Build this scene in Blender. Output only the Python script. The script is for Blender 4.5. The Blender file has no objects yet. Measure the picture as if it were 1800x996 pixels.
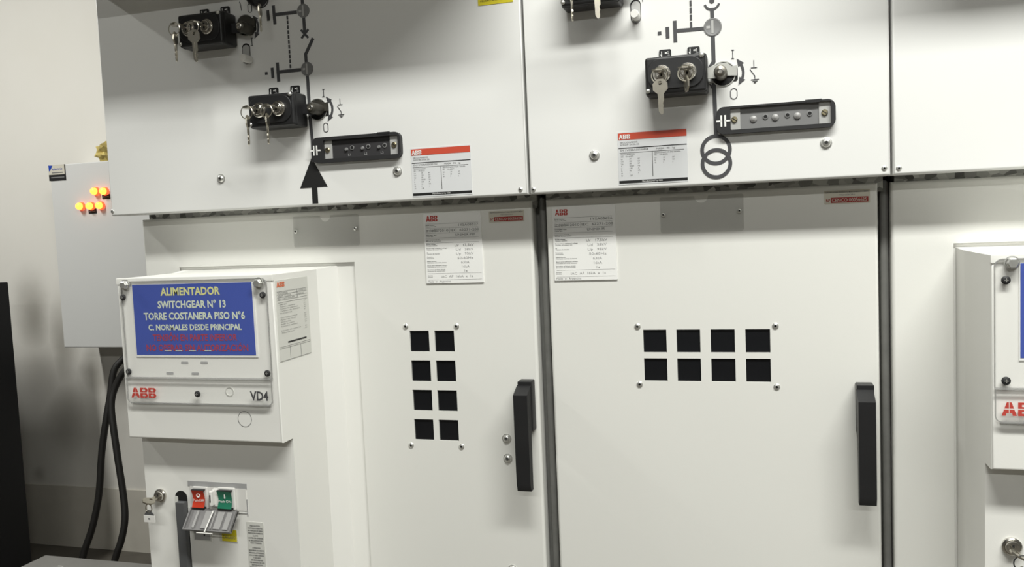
import bpy, bmesh, math
from mathutils import Matrix, Vector
C = bpy.context.scene.collection
PI = math.pi
# ------------------------------------------------------------------ camera
H = 1.20
RR = Vector((0.95927346, 0.27923482, -0.04268895))
UU = Vector((0.02093465, 0.08043122, 0.99654029))
FF = Vector((-0.28170227, 0.95684833, -0.07130985))
FPX = 1474.76
YU, YD, YB, YL = 1.21, 1.262, 1.10, 1.13      # upper panels, doors, breaker hood, breaker body
def at(px, py, Y):
    d = RR*((px-900)/FPX) + UU*((498-py)/FPX) + FF
    k = Y/d.y
    return Vector((d.x*k, Y, H+d.z*k))
def atX(px, py, X):
    d = RR*((px-900)/FPX) + UU*((498-py)/FPX) + FF
    k = X/d.x
    return Vector((X, d.y*k, H+d.z*k))
def rect(Y, tl, tr, br, bl):
    a, b, c, d = [at(*p, Y) for p in (tl, tr, br, bl)]
    return (a.x+d.x)/2, (b.x+c.x)/2, (c.z+d.z)/2, (a.z+b.z)/2   # x0,x1,z0,z1
cam = bpy.data.objects.new('camera', bpy.data.cameras.new('camera'))
C.objects.link(cam)
cam.matrix_world = Matrix(((RR.x, UU.x, -FF.x, 0), (RR.y, UU.y, -FF.y, 0), (RR.z, UU.z, -FF.z, H), (0, 0, 0, 1)))
cam.data.sensor_width = 36; cam.data.lens = FPX/1800*36
cam.data.clip_start = .02
bpy.context.scene.camera = cam
# ------------------------------------------------------------------ materials
def srgb(r, g, b):
    f = lambda c: (c/255/12.92) if c/255 <= .04045 else ((c/255+.055)/1.055)**2.4
    return (f(r), f(g), f(b), 1)
M = {}
def mat(name, col, rough=.5, metal=0, spec=.5, trans=0, alpha=1, emit=None, es=0, vary=0, scale=30, bump=0, bscale=400, ior=1.45, coat=0):
    m = bpy.data.materials.new(name); m.use_nodes = True
    nt = m.node_tree; b = nt.nodes['Principled BSDF']
    b.inputs['Base Color'].default_value = col
    b.inputs['Roughness'].default_value = rough; b.inputs['Metallic'].default_value = metal
    b.inputs['Specular IOR Level'].default_value = spec
    b.inputs['Transmission Weight'].default_value = trans; b.inputs['Alpha'].default_value = alpha
    b.inputs['IOR'].default_value = ior; b.inputs['Coat Weight'].default_value = coat
    if emit:
        b.inputs['Emission Color'].default_value = emit; b.inputs['Emission Strength'].default_value = es
    tc = nt.nodes.new('ShaderNodeTexCoord')
    n = nt.nodes.new('ShaderNodeTexNoise'); n.inputs['Scale'].default_value = scale; n.inputs['Detail'].default_value = 4
    nt.links.new(tc.outputs['Object'], n.inputs['Vector'])
    mr = nt.nodes.new('ShaderNodeMapRange')
    mr.inputs['To Min'].default_value = max(0, rough-.05); mr.inputs['To Max'].default_value = min(1, rough+.05)
    nt.links.new(n.outputs['Fac'], mr.inputs['Value']); nt.links.new(mr.outputs['Result'], b.inputs['Roughness'])
    if vary:
        mx = nt.nodes.new('ShaderNodeMix'); mx.data_type = 'RGBA'
        mx.inputs[6].default_value = tuple(c*(1-vary) for c in col[:3])+(1,); mx.inputs[7].default_value = tuple(min(1, c*(1+vary)) for c in col[:3])+(1,)
        nt.links.new(n.outputs['Fac'], mx.inputs[0]); nt.links.new(mx.outputs[2], b.inputs['Base Color'])
    if bump:
        n2 = nt.nodes.new('ShaderNodeTexNoise'); n2.inputs['Scale'].default_value = bscale
        nt.links.new(tc.outputs['Object'], n2.inputs['Vector'])
        bp = nt.nodes.new('ShaderNodeBump'); bp.inputs['Strength'].default_value = bump; bp.inputs['Distance'].default_value = .001
        nt.links.new(n2.outputs['Fac'], bp.inputs['Height']); nt.links.new(bp.outputs['Normal'], b.inputs['Normal'])
    M[name] = m; return m
mat('paint', (.745, .742, .705, 1), .42, vary=.012, scale=3, bump=.05, bscale=500)
mat('paint_breaker', (.79, .785, .75, 1), .42, vary=.02, scale=6, bump=.05, bscale=500)
mat('paint_panel', (.745, .745, .728, 1), .4, vary=.01, scale=3, bump=.04, bscale=500)
mat('box_grey', (.60, .60, .59, 1), .5, vary=.03, scale=3, bump=.05)
mat('black_plastic', (.016, .016, .017, 1), .38, vary=.1, bump=.1, bscale=900)
mat('frame_plastic', (.026, .026, .027, 1), .5, spec=.35, vary=.05)
mat('handle_black', (.013, .013, .014, 1), .45, vary=.1, bump=.15, bscale=1500)
mat('print_grey', (.062, .062, .066, 1), .5, vary=.05)
mat('print_black', (.012, .012, .012, 1), .5, vary=.05)
mat('print_soft', (.16, .16, .16, 1), .55)
mat('print_faint', (.36, .36, .36, 1), .55)
mat('print_red', (.46, .04, .03, 1), .5)
mat('band_red', (.55, .075, .04, 1), .45, vary=.04)
mat('label_red', (.30, .022, .02, 1), .45)
mat('logo_red', (.50, .06, .045, 1), .5)
mat('logo_orange', (.62, .14, .05, 1), .5)
mat('print_white', (.80, .80, .78, 1), .5)
mat('label_silver', (.66, .67, .68, 1), .35, metal=.0, vary=.02)
mat('label_metal', (.83, .83, .81, 1), .35, vary=.02)
mat('label_paper', (.62, .62, .58, 1), .5, vary=.03)
mat('label_cream', (.56, .53, .45, 1), .5, vary=.03)
mat('label_yellow', (.62, .53, .02, 1), .5, vary=.04)
mat('sign_blue', (.012, .052, .37, 1), .38, vary=.06, scale=12)
mat('sign_yellow', (.66, .66, .28, 1), .5)
mat('sign_pale', (.62, .68, .56, 1), .5)
mat('sign_red', (.33, .03, .07, 1), .5)
mat('chrome', (.62, .60, .56, 1), .22, metal=1, vary=.06)
mat('nickel', (.50, .47, .40, 1), .30, metal=1, vary=.1, scale=200)
mat('zinc', (.70, .70, .67, 1), .30, metal=.78, vary=.08, scale=300)
mat('clear_edge', (.34, .34, .33, 1), .3, alpha=.55)
mat('brass', (.42, .37, .24, 1), .35, metal=1, vary=.1, scale=200)
mat('shaft_metal', (.26, .245, .21, 1), .38, metal=.8, vary=.15, scale=120)
mat('shaft_dark', (.075, .07, .058, 1), .45, metal=.6, vary=.3, scale=120)
mat('face_dark', (.045, .044, .046, 1), .25, vary=.1)
mat('steel_plate', (.55, .55, .52, 1), .4, metal=.8, vary=.06)
mat('dark_hole', (.006, .006, .006, 1), .7)
mat('glass_dark', (.008, .0085, .010, 1), .10, spec=.5, vary=.3, scale=8)
mat('clear', (.80, .80, .78, 1), .10, alpha=.035, spec=.5)
mat('clear_holder', (.42, .42, .40, 1), .2, alpha=.16, spec=.5)
mat('smoke_grey', (.19, .185, .185, 1), .35, alpha=.95)
mat('rib_grey', (.30, .295, .29, 1), .35)
mat('lens_grey', (.20, .20, .20, 1), .25, vary=.1)
mat('lens_pale', (.42, .42, .41, 1), .25, vary=.1)
mat('button_red', (.50, .045, .02, 1), .35)
mat('button_green', (.02, .17, .10, 1), .35)
mat('white_plastic', (.72, .71, .68, 1), .4)
mat('lever_grey', (.085, .087, .09, 1), .5, vary=.1)
mat('cable_black', (.012, .011, .010, 1), .55, vary=.3)
mat('cabinet_black', (.006, .006, .008, 1), .6, vary=.2)
mat('trough_grey', (.19, .185, .175, 1), .5, vary=.25, scale=9, bump=.2, bscale=60)
mat('lamp_core', (1, .35, .04, 1), .3, emit=(1, .40, .06, 1), es=1.5)
mat('lamp_rim', (.9, .10, .03, 1), .3, emit=(1, .10, .03, 1), es=1.0)
mat('wrap', (.48, .38, .12, 1), .6, vary=.6, scale=45)
mat('post_grey', (.19, .19, .18, 1), .5, metal=.3, vary=.22, scale=40, bump=.15, bscale=120)
mat('ceiling_white', (.35, .35, .34, 1), .8, vary=.02)
mat('wall_plain', (.20, .195, .185, 1), .8, vary=.03)

def mat_spangle():
    m = bpy.data.materials.new('galvanised'); m.use_nodes = True; nt = m.node_tree; b = nt.nodes['Principled BSDF']
    tc = nt.nodes.new('ShaderNodeTexCoord'); v = nt.nodes.new('ShaderNodeTexVoronoi'); v.inputs['Scale'].default_value = 110
    mp = nt.nodes.new('ShaderNodeMapping'); mp.inputs['Scale'].default_value = (.75, 1, 1); nt.links.new(tc.outputs['Object'], mp.inputs['Vector'])
    nt.links.new(mp.outputs['Vector'], v.inputs['Vector'])
    cr = nt.nodes.new('ShaderNodeValToRGB')
    cr.color_ramp.elements[0].color = (.05, .05, .047, 1); cr.color_ramp.elements[1].color = (.62, .62, .58, 1); cr.color_ramp.elements[1].position = .95
    nt.links.new(v.outputs['Color'], cr.inputs['Fac']); nt.links.new(cr.outputs['Color'], b.inputs['Base Color'])
    b.inputs['Metallic'].default_value = .35; b.inputs['Roughness'].default_value = .45
    M['galvanised'] = m
mat_spangle()

def mat_wall():
    m = bpy.data.materials.new('wall_soot_shade'); m.use_nodes = True; nt = m.node_tree; b = nt.nodes['Principled BSDF']
    b.inputs['Roughness'].default_value = .75
    L = nt.links.new
    tc = nt.nodes.new('ShaderNodeTexCoord')
    ns = nt.nodes.new('ShaderNodeTexNoise'); ns.inputs['Scale'].default_value = 3.2; ns.inputs['Detail'].default_value = 6; ns.inputs['Roughness'].default_value = .6
    L(tc.outputs['Object'], ns.inputs['Vector'])
    # soot smudges and painted shade low on the wall: soft ellipses wobbled by noise
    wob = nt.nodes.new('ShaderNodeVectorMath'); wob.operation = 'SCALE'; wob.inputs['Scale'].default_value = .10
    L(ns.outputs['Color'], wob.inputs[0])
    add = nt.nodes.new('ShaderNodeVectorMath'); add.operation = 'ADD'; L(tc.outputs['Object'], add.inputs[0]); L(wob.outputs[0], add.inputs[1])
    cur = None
    for px, py, rx, rz, s in SOOT_AND_SHADE:
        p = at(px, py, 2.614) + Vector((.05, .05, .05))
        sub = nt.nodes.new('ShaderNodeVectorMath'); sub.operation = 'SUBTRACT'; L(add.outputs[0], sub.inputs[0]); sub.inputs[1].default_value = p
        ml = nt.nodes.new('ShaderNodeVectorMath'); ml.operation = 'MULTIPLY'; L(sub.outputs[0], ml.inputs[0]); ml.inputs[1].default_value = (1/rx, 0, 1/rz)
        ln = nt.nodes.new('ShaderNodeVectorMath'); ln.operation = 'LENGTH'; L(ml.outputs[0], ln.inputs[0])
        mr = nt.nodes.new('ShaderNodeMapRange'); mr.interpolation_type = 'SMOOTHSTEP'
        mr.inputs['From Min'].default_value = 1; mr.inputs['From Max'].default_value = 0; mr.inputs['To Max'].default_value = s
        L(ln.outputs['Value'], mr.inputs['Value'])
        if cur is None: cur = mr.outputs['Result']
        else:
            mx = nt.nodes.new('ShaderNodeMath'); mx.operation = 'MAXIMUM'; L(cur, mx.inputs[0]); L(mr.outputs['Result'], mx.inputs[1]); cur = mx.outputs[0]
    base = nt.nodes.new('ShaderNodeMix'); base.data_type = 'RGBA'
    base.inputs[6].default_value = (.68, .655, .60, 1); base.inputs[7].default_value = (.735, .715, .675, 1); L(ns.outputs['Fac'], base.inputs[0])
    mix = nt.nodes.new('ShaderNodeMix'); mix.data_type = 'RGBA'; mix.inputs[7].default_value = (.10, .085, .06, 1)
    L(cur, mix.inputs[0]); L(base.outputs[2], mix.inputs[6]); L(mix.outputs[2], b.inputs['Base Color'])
    M['wall_soot_shade'] = m
SOOT_AND_SHADE = [(58, 560, .13, .26, .60), (75, 650, .20, .20, .45), (112, 610, .11, .28, .58), (165, 660, .09, .15, .62), (122, 730, .17, .24, .55),
          (70, 830, .05, .05, .3), (235, 930, .09, .12, .35), (160, 720, .25, .3, .30), (110, 930, .5, .14, .45)]  # the broad low ellipses paint in extra shade on the lower wall
mat_wall()
mat('floor_dirty', (.10, .09, .075, 1), .75, vary=.45, scale=7, bump=.3, bscale=30)
mat('skirting', (.54, .51, .45, 1), .75, vary=.14, scale=7)

# ------------------------------------------------------------------ mesh builder
class MB:
    def __init__(s, T=None):
        s.bm = bmesh.new(); s.mats = []; s.T = T or Matrix.Identity(4)
    def mi(s, m):
        if m not in s.mats: s.mats.append(m)
        return s.mats.index(m)
    def merge(s, bm, m, T=None):
        i = s.mi(m)
        for f in bm.faces: f.material_index = i
        if T is not None: bm.transform(T)
        bm.transform(s.T)
        me = bpy.data.meshes.new('tmp'); bm.to_mesh(me); bm.free(); s.bm.from_mesh(me); bpy.data.meshes.remove(me)
        return s
    def face(s, pts, m):
        vs = [s.bm.verts.new(s.T @ Vector(p)) for p in pts]
        f = s.bm.faces.new(vs); f.material_index = s.mi(m)
    def box(s, x0, x1, y0, y1, z0, z1, m, bev=0, seg=2, T=None):
        bm = bmesh.new(); bmesh.ops.create_cube(bm, size=1)
        for v in bm.verts: v.co = Vector(((x0+x1)/2+v.co.x*(x1-x0), (y0+y1)/2+v.co.y*(y1-y0), (z0+z1)/2+v.co.z*(z1-z0)))
        if bev: bmesh.ops.bevel(bm, geom=bm.edges[:], offset=bev, segments=seg, affect='EDGES', profile=.5)
        return s.merge(bm, m, T)
    def prism(s, pts, y0, y1, m, T=None, bev=0):
        """polygon of (x,z), extruded from y0 (front) to y1"""
        bm = bmesh.new(); n = len(pts)
        A = [bm.verts.new((p[0], y0, p[1])) for p in pts]; B = [bm.verts.new((p[0], y1, p[1])) for p in pts]
        f = bm.faces.new(A); bm.faces.new(B[::-1])
        for i in range(n): bm.faces.new((A[i], B[i], B[(i+1) % n], A[(i+1) % n]))
        bmesh.ops.recalc_face_normals(bm, faces=bm.faces[:])
        if bev:
            es = [e for e in bm.edges if all(v in A for v in e.verts)]
            bmesh.ops.bevel(bm, geom=es, offset=bev, segments=3, affect='EDGES', profile=.5)
        return s.merge(bm, m, T)
    def ringprism(s, outer, inner, y0, y1, m, T=None):
        bm = bmesh.new(); n = len(outer)
        o0 = [bm.verts.new((p[0], y0, p[1])) for p in outer]; i0 = [bm.verts.new((p[0], y0, p[1])) for p in inner]
        o1 = [bm.verts.new((p[0], y1, p[1])) for p in outer]; i1 = [bm.verts.new((p[0], y1, p[1])) for p in inner]
        for k in range(n):
            j = (k+1) % n
            bm.faces.new((o0[k], o0[j], i0[j], i0[k])); bm.faces.new((o1[k], i1[k], i1[j], o1[j]))
            bm.faces.new((o0[k], o1[k], o1[j], o0[j])); bm.faces.new((i0[k], i0[j], i1[j], i1[k]))
        bmesh.ops.recalc_face_normals(bm, faces=bm.faces[:])
        return s.merge(bm, m, T)
    def plate(s, x0, x1, z0, z1, y, depth, m, holes=(), bev=.004, seg=3, T=None):
        """sheet with folded rounded rim; rectangular holes (x0,x1,z0,z1) with reveals"""
        bm = bmesh.new()
        xs = sorted({x0, x1, *[h[0] for h in holes], *[h[1] for h in holes]})
        zs = sorted({z0, z1, *[h[2] for h in holes], *[h[3] for h in holes]})
        V = {}
        def v(i, j):
            if (i, j) not in V: V[i, j] = bm.verts.new((xs[i], y, zs[j]))
            return V[i, j]
        for i in range(len(xs)-1):
            for j in range(len(zs)-1):
                cx, cz = (xs[i]+xs[i+1])/2, (zs[j]+zs[j+1])/2
                if any(h[0] < cx < h[1] and h[2] < cz < h[3] for h in holes): continue
                bm.faces.new((v(i, j), v(i+1, j), v(i+1, j+1), v(i, j+1)))
        be = [e for e in bm.edges if e.is_boundary]
        r = bmesh.ops.extrude_edge_only(bm, edges=be)
        front = set(V.values())
        for g in r['geom']:
            if isinstance(g, bmesh.types.BMVert):
                on = abs(g.co.x-x0) < 1e-7 or abs(g.co.x-x1) < 1e-7 or abs(g.co.z-z0) < 1e-7 or abs(g.co.z-z1) < 1e-7
                g.co.y = y + (depth if on else min(depth, .003))
        bmesh.ops.recalc_face_normals(bm, faces=bm.faces[:])
        def outer(e):
            a, b = e.verts
            if not (a in front and b in front) or len(e.link_faces) != 2: return False
            return any(abs(getattr(a.co, k)-c) < 1e-7 and abs(getattr(b.co, k)-c) < 1e-7 for k, c in (('x', x0), ('x', x1), ('z', z0), ('z', z1)))
        if bev:
            bmesh.ops.bevel(bm, geom=[e for e in bm.edges if outer(e)], offset=bev, segments=seg, affect='EDGES', profile=.5)
        return s.merge(bm, m, T)
    def lathe(s, cx, cz, prof, m, n=28, T=None):
        """profile of (r, y) around a Y axis"""
        bm = bmesh.new(); rings = []
        for r, y in prof:
            if r < 1e-7: rings.append([bm.verts.new((cx, y, cz))])
            else: rings.append([bm.verts.new((cx+r*math.cos(2*PI*k/n), y, cz+r*math.sin(2*PI*k/n))) for k in range(n)])
        for a, b in zip(rings, rings[1:]):
            for k in range(n):
                q = [a[k % len(a)], a[(k+1) % len(a)], b[(k+1) % len(b)], b[k % len(b)]]
                u = []
                for w in q:
                    if w not in u: u.append(w)
                if len(u) > 2: bm.faces.new(u)
        bmesh.ops.recalc_face_normals(bm, faces=bm.faces[:])
        return s.merge(bm, m, T)
    def tube(s, pts, r, m, n=10, smooth=6, closed=False):
        P = [Vector(p) for p in pts]
        if smooth and len(P) > 2:
            Q = []
            for i in range(len(P)-1):
                a, b, c, d = P[max(i-1, 0)], P[i], P[i+1], P[min(i+2, len(P)-1)]
                for k in range(smooth):
                    t = k/smooth
                    Q.append(.5*((2*b)+(c-a)*t+(2*a-5*b+4*c-d)*t*t+(3*b-a-3*c+d)*t**3))
            P = Q+[P[-1]]
        bm = bmesh.new(); rings = []; up = None
        N = len(P)
        for i, p in enumerate(P):
            t = (P[(i+1) % N]-P[i-1]) if closed else (P[min(i+1, N-1)]-P[max(i-1, 0)])
            t.normalize()
            if up is None: up = t.orthogonal().normalized()
            up = (up-t*up.dot(t)).normalized(); sd = t.cross(up)
            rings.append([bm.verts.new(p+up*r*math.cos(2*PI*k/n)+sd*r*math.sin(2*PI*k/n)) for k in range(n)])
        for i in range(N if closed else N-1):
            a, b = rings[i], rings[(i+1) % N]
            for k in range(n): bm.faces.new((a[k], a[(k+1) % n], b[(k+1) % n], b[k]))
        if not closed: bm.faces.new(rings[0][::-1]); bm.faces.new(rings[-1])
        bmesh.ops.recalc_face_normals(bm, faces=bm.faces[:])
        return s.merge(bm, m)
    def strip(s, pts, w, y, m, th=.0003):
        """painted line: polyline of (x,z), width w, on the plane y"""
        n = len(pts); Lp, Rp = [], []; s.cnt = getattr(s, 'cnt', 0)+1; y -= .000012*(s.cnt % 12)
        for i in range(n):
            a = Vector(pts[max(i-1, 0)]); b = Vector(pts[min(i+1, n-1)]); t = (b-a).normalized(); nn = Vector((-t.y, t.x))
            p = Vector(pts[i]); Lp.append(p+nn*w/2); Rp.append(p-nn*w/2)
        for i in range(n-1): s.prism([Lp[i], Rp[i], Rp[i+1], Lp[i+1]], y-th, y+th, m)
    def text(s, t, x0, x1, zc, h, y, m, bold=0, left=False):
        """lettering fitted to x0..x1 with cap height h, facing -Y; x1=None keeps its own width"""
        c = bpy.data.curves.new('t', 'FONT'); c.body = t; c.size = 1; c.resolution_u = 2; c.offset = bold
        o = bpy.data.objects.new('t', c); C.objects.link(o)
        dg = bpy.context.evaluated_depsgraph_get()
        me = bpy.data.meshes.new_from_object(o.evaluated_get(dg))
        bm = bmesh.new(); bm.from_mesh(me)
        bpy.data.objects.remove(o); bpy.data.curves.remove(c); bpy.data.meshes.remove(me)
        xs = [v.co.x for v in bm.verts]; cap = .70
        if not xs: bm.free(); return
        a, b = min(xs), max(xs); kz = h/cap; kx = kz if x1 is None else (x1-x0)/(b-a)
        for v in bm.verts: v.co = Vector((x0+(v.co.x-a)*kx, y, zc-h/2+v.co.y*kz))
        return s.merge(bm, m)
    def logo(s, x0, x1, z0, z1, y, m):
        W, kx, kz = 2.52, (x1-x0)/2.52, z1-z0
        A = [[(0, 0), (.22, 0), (.27, .2), (.405, .2), (.405, .46), (.135, .46)], [(.155, .54), (.405, .54), (.405, .8), (.405, 1), (.29, 1)]]
        A += [[(.85-p[0], p[1]) for p in q][::-1] for q in A]
        B = [[(0, 0), (.36, 0), (.36, .17), (.22, .17), (.22, .33), (.36, .33), (.36, .46), (0, .46)],
             [(.40, 0), (.55, 0), (.72, .08), (.76, .23), (.68, .42), (.62, .46), (.40, .46), (.40, .33), (.5, .33), (.53, .25), (.5, .17), (.40, .17)]]
        B += [[(p[0], 1-p[1]) for p in q][::-1] for q in B]
        for ox, G in ((0, A), (.92, B), (1.76, B)):
            for q in G: s.prism([(x0+(p[0]+ox)*kx, z0+p[1]*kz) for p in q], y-.0002, y+.0002, m)
    def build(s, name, parent=None, smooth=35):
        me = bpy.data.meshes.new(name)
        lo = Vector((1e9,)*3); hi = -lo
        for v in s.bm.verts:
            for k in range(3): lo[k] = min(lo[k], v.co[k]); hi[k] = max(hi[k], v.co[k])
        ctr = (lo+hi)/2
        if parent is None: ctr.z = lo.z
        bmesh.ops.translate(s.bm, verts=s.bm.verts[:], vec=-ctr)
        s.bm.to_mesh(me); s.bm.free()
        for m in s.mats: me.materials.append(M[m])
        for p in me.polygons: p.use_smooth = True
        me.set_sharp_from_angle(angle=math.radians(smooth))
        o = bpy.data.objects.new(name, me); C.objects.link(o)
        wn = o.modifiers.new('weighted_normal', 'WEIGHTED_NORMAL'); wn.keep_sharp = True; wn.weight = 90
        put(o, ctr, parent); return o
W0 = {}
def put(o, world, parent):
    W0[o.name] = Vector(world)
    if parent: o.parent = parent; o.location = Vector(world)-W0[parent.name]
    else: o.location = world
def thing(name, loc, label, cat, group=None):
    o = bpy.data.objects.new(name, None); C.objects.link(o); o.empty_display_size = .05
    put(o, loc, None); tag(o, label, cat, group); return o
def tag(o, label, cat, group=None):
    o['label'] = label; o['category'] = cat
    if group: o['group'] = group
    return o
def struct(o): o['kind'] = 'structure'; return o
def lab(o, s): o['label'] = s; return o
def copy_part(src, world, parent):
    c = src.copy(); C.objects.link(c); put(c, world, parent); return c
def circ(cx, cz, r, n=24, a0=0): return [(cx+r*math.cos(a0+2*PI*k/n), cz+r*math.sin(a0+2*PI*k/n)) for k in range(n)]
def rrect(x0, x1, z0, z1, r, n=5):
    P = []
    for cx, cz, a in ((x1-r, z1-r, 0), (x0+r, z1-r, PI/2), (x0+r, z0+r, PI), (x1-r, z0+r, 1.5*PI)):
        P += [(cx+r*math.cos(a+PI/2*k/n), cz+r*math.sin(a+PI/2*k/n)) for k in range(n+1)]
    return P
def xz(p): return (p.x, p.z)
def up(px, py): return xz(at(px, py, YU))

# ------------------------------------------------------------------ the room
YW = 2.614
XL, XR, YF, ZC = -4.2, 3.2, -4.5, 2.95
def wallbox(name, a, m):
    b = MB(); b.box(*a, m); o = b.build(name); return struct(o)
def wall_obj(name, a, m):
    # keep object coordinates equal to world coordinates for the soot and shade positions
    b = MB(); b.box(*a, m); me = bpy.data.meshes.new(name); b.bm.to_mesh(me); b.bm.free(); me.materials.append(M[m])
    o = bpy.data.objects.new(name, me); C.objects.link(o); return struct(o)
wall_obj('wall_back', (XL, XR, YW, YW+.1, 0, ZC), 'wall_soot_shade')
wallbox('wall_left', (XL-.1, XL, YF, YW, 0, ZC), 'wall_plain')
wallbox('wall_right', (XR, XR+.1, YF, YW, 0, ZC), 'wall_plain')
wallbox('wall_front', (XL, XR, YF-.1, YF, 0, ZC), 'wall_plain')
wallbox('floor', (XL, XR, YF, YW, -.1, 0), 'floor_dirty')
wallbox('ceiling', (XL, XR, YF, YW, ZC, ZC+.1), 'ceiling_white')
wallbox('baseboard_back', (XL, XR, YW-.006, YW-.0005, .0, .244), 'skirting')

# ------------------------------------------------------------------ fasteners (shared meshes)
def screw(kind, p, parent, name='screw', cache={}):
    """p: world point on the surface (head faces -Y)"""
    if kind not in cache:
        b = MB()
        if kind == 'rivet':
            b.lathe(0, 0, [(0.0047, 0), (.0047, -.0008), (.0038, -.0017), (.0018, -.0021)], 'zinc', 18); b.lathe(0, 0, [(.0019, -.0021), (.0017, -.0005), (0, -.0005)], 'dark_hole', 12)
        elif kind == 'small_rivet':
            b.lathe(0, 0, [(0.0036, 0), (.0036, -.0006), (.0028, -.0013), (.0013, -.0016)], 'zinc', 16); b.lathe(0, 0, [(.0014, -.0016), (.0012, -.0004), (0, -.0004)], 'dark_hole', 12)
        elif kind == 'bolt':
            b.lathe(0, 0, [(0.0076, 0), (.0076, -.0010), (.0062, -.0012), (.0055, -.0030), (.0042, -.0042), (.0024, -.0046)], 'zinc', 22)
            b.lathe(0, 0, [(.0024, -.0046), (.0022, -.002), (0, -.002)], 'post_grey', 6)
        elif kind == 'hex':
            b.lathe(0, 0, [(.0085, 0), (.0085, -.001), (.0070, -.0012)], 'zinc', 20); b.lathe(0, 0, [(.0066, -.001), (.0066, -.0065), (.0052, -.0075), (0, -.0075)], 'zinc', 6)
        elif kind == 'black':
            b.lathe(0, 0, [(.0050, 0), (.0050, -.0014), (.0036, -.0026), (.0016, -.0030), (0, -.0028)], 'frame_plastic', 16)
            b.box(-.0022, .0022, -.0034, -.0026, -.0005, .0005, 'zinc'); b.box(-.0005, .0005, -.0034, -.0026, -.0022, .0022, 'zinc')
        elif kind == 'slot':
            b.lathe(0, 0, [(.0042, 0), (.0042, -.0016), (.0034, -.0024), (0, -.0024)], 'brass', 16)
            b.box(-.0032, .0032, -.0027, -.0020, -.0005, .0005, 'dark_hole', T=Matrix.Rotation(.6, 4, 'Y'))
        elif kind == 'corner':
            b.lathe(0, 0, [(.0032, 0), (.0032, -.001), (.0020, -.0022), (0, -.0026)], 'zinc', 14)
        me = bpy.data.meshes.new(name); b.bm.to_mesh(me); b.bm.free()
        for m in b.mats: me.materials.append(M[m])
        for q in me.polygons: q.use_smooth = True
        me.set_sharp_from_angle(angle=math.radians(35)); cache[kind] = me
    o = bpy.data.objects.new(name, cache[kind]); C.objects.link(o); put(o, p, parent); return o

# ------------------------------------------------------------------ keys
def key_shape(b, T, m, length=.046, short=False):
    """key in local XZ plane: bow centre at origin, blade pointing -Z"""
    oc = [(0.0104*math.cos(PI/8+k*PI/4), .0104*math.sin(PI/8+k*PI/4)) for k in range(8)]
    ho = [(0.0028*math.cos(PI/8+k*PI/4), .0045+.0028*math.sin(PI/8+k*PI/4)) for k in range(8)]
    b.ringprism(oc, ho, -.0011, .0011, m, T)
    e = -(length-.0104)
    if not short:
        b.prism([(-.0040, -.0085), (-.0040, e+.004), (-.001, e), (.0015, e+.001), (.0024, e+.006), (.0014, e+.008), (.0030, e+.012), (.0018, e+.015), (.0038, e+.018), (.0040, -.0085)][::1], -.0010, .0010, m, T)
        b.box(-.0016, -.0004, -.0013, .0013, e+.003, -.0085, m, T=T)
def keyset(face, label, hang='edge', turn=0, spare=True, tagged=False, m='nickel', group='keys in the locks', hl=.046, ring='nickel', hx=0):
    """face: world point at the centre of the lock front; key sticks out towards -Y"""
    x, y, z = face
    t = thing('key_set', (x, y, z-.05), label, 'keys', group)
    b = MB()
    # inserted key: bow lies in a plane containing Y, shank runs into the lock
    T = Matrix.Translation((x, y-.021, z)) @ Matrix.Rotation(turn, 4, 'Y') @ Matrix.Rotation(PI/2, 4, 'X')
    key_shape(b, T @ Matrix.Scale(-1, 4, (0, 0, 1)), m, .017, True)
    b.box(-.0036, .0036, -.013, .004, -.0010, .0010, m, T=Matrix.Translation((x, y, z)) @ Matrix.Rotation(turn, 4, 'Y'))
    b.build('key', t)
    if spare:
        b = MB(); R = .0098; cz = z-.0075
        b.tube([(x+hx+R*math.cos(2*PI*k/28), y-.0275, cz+R*math.sin(2*PI*k/28)) for k in range(28)], .0008, ring, 6, 0, True); b.build('ring', t)
        b = MB()
        zz = cz-R-.0045
        T = Matrix.Translation((x+hx+.001, y-.0275, zz))
        if hang == 'edge': T = T @ Matrix.Rotation(math.radians(-70), 4, 'Z')
        elif hang == 'turn': T = T @ Matrix.Rotation(math.radians(8), 4, 'Z')
        T = T @ Matrix.Rotation(math.radians(-2.5), 4, 'Y')
        key_shape(b, T, m, hl); b.build('key', t)
    if tagged:
        x += .006; z += .011
        b = MB(); b.box(x-.017, x+.004, y-.0225, y-.0205, z-.046, z-.034, 'white_plastic', .0006); b.box(x-.0085, x-.0045, y-.0227, y-.0224, z-.041, z-.0385, 'print_soft')
        b.tube([(x-.0065+.0058*math.cos(2*PI*k/20), y-.0215, z-.0225+.0065*math.sin(2*PI*k/20)) for k in range(20)], .0009, 'nickel', 6, 0, True); b.prism([(x-.016, z-.034), (x-.010, z-.026), (x-.004, z-.026), (x+.003, z-.034)], y-.0222, y-.0208, 'lever_grey')
        lab(b.build('key_tag', t), 'white key tag in a grey holder')
    return t

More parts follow.
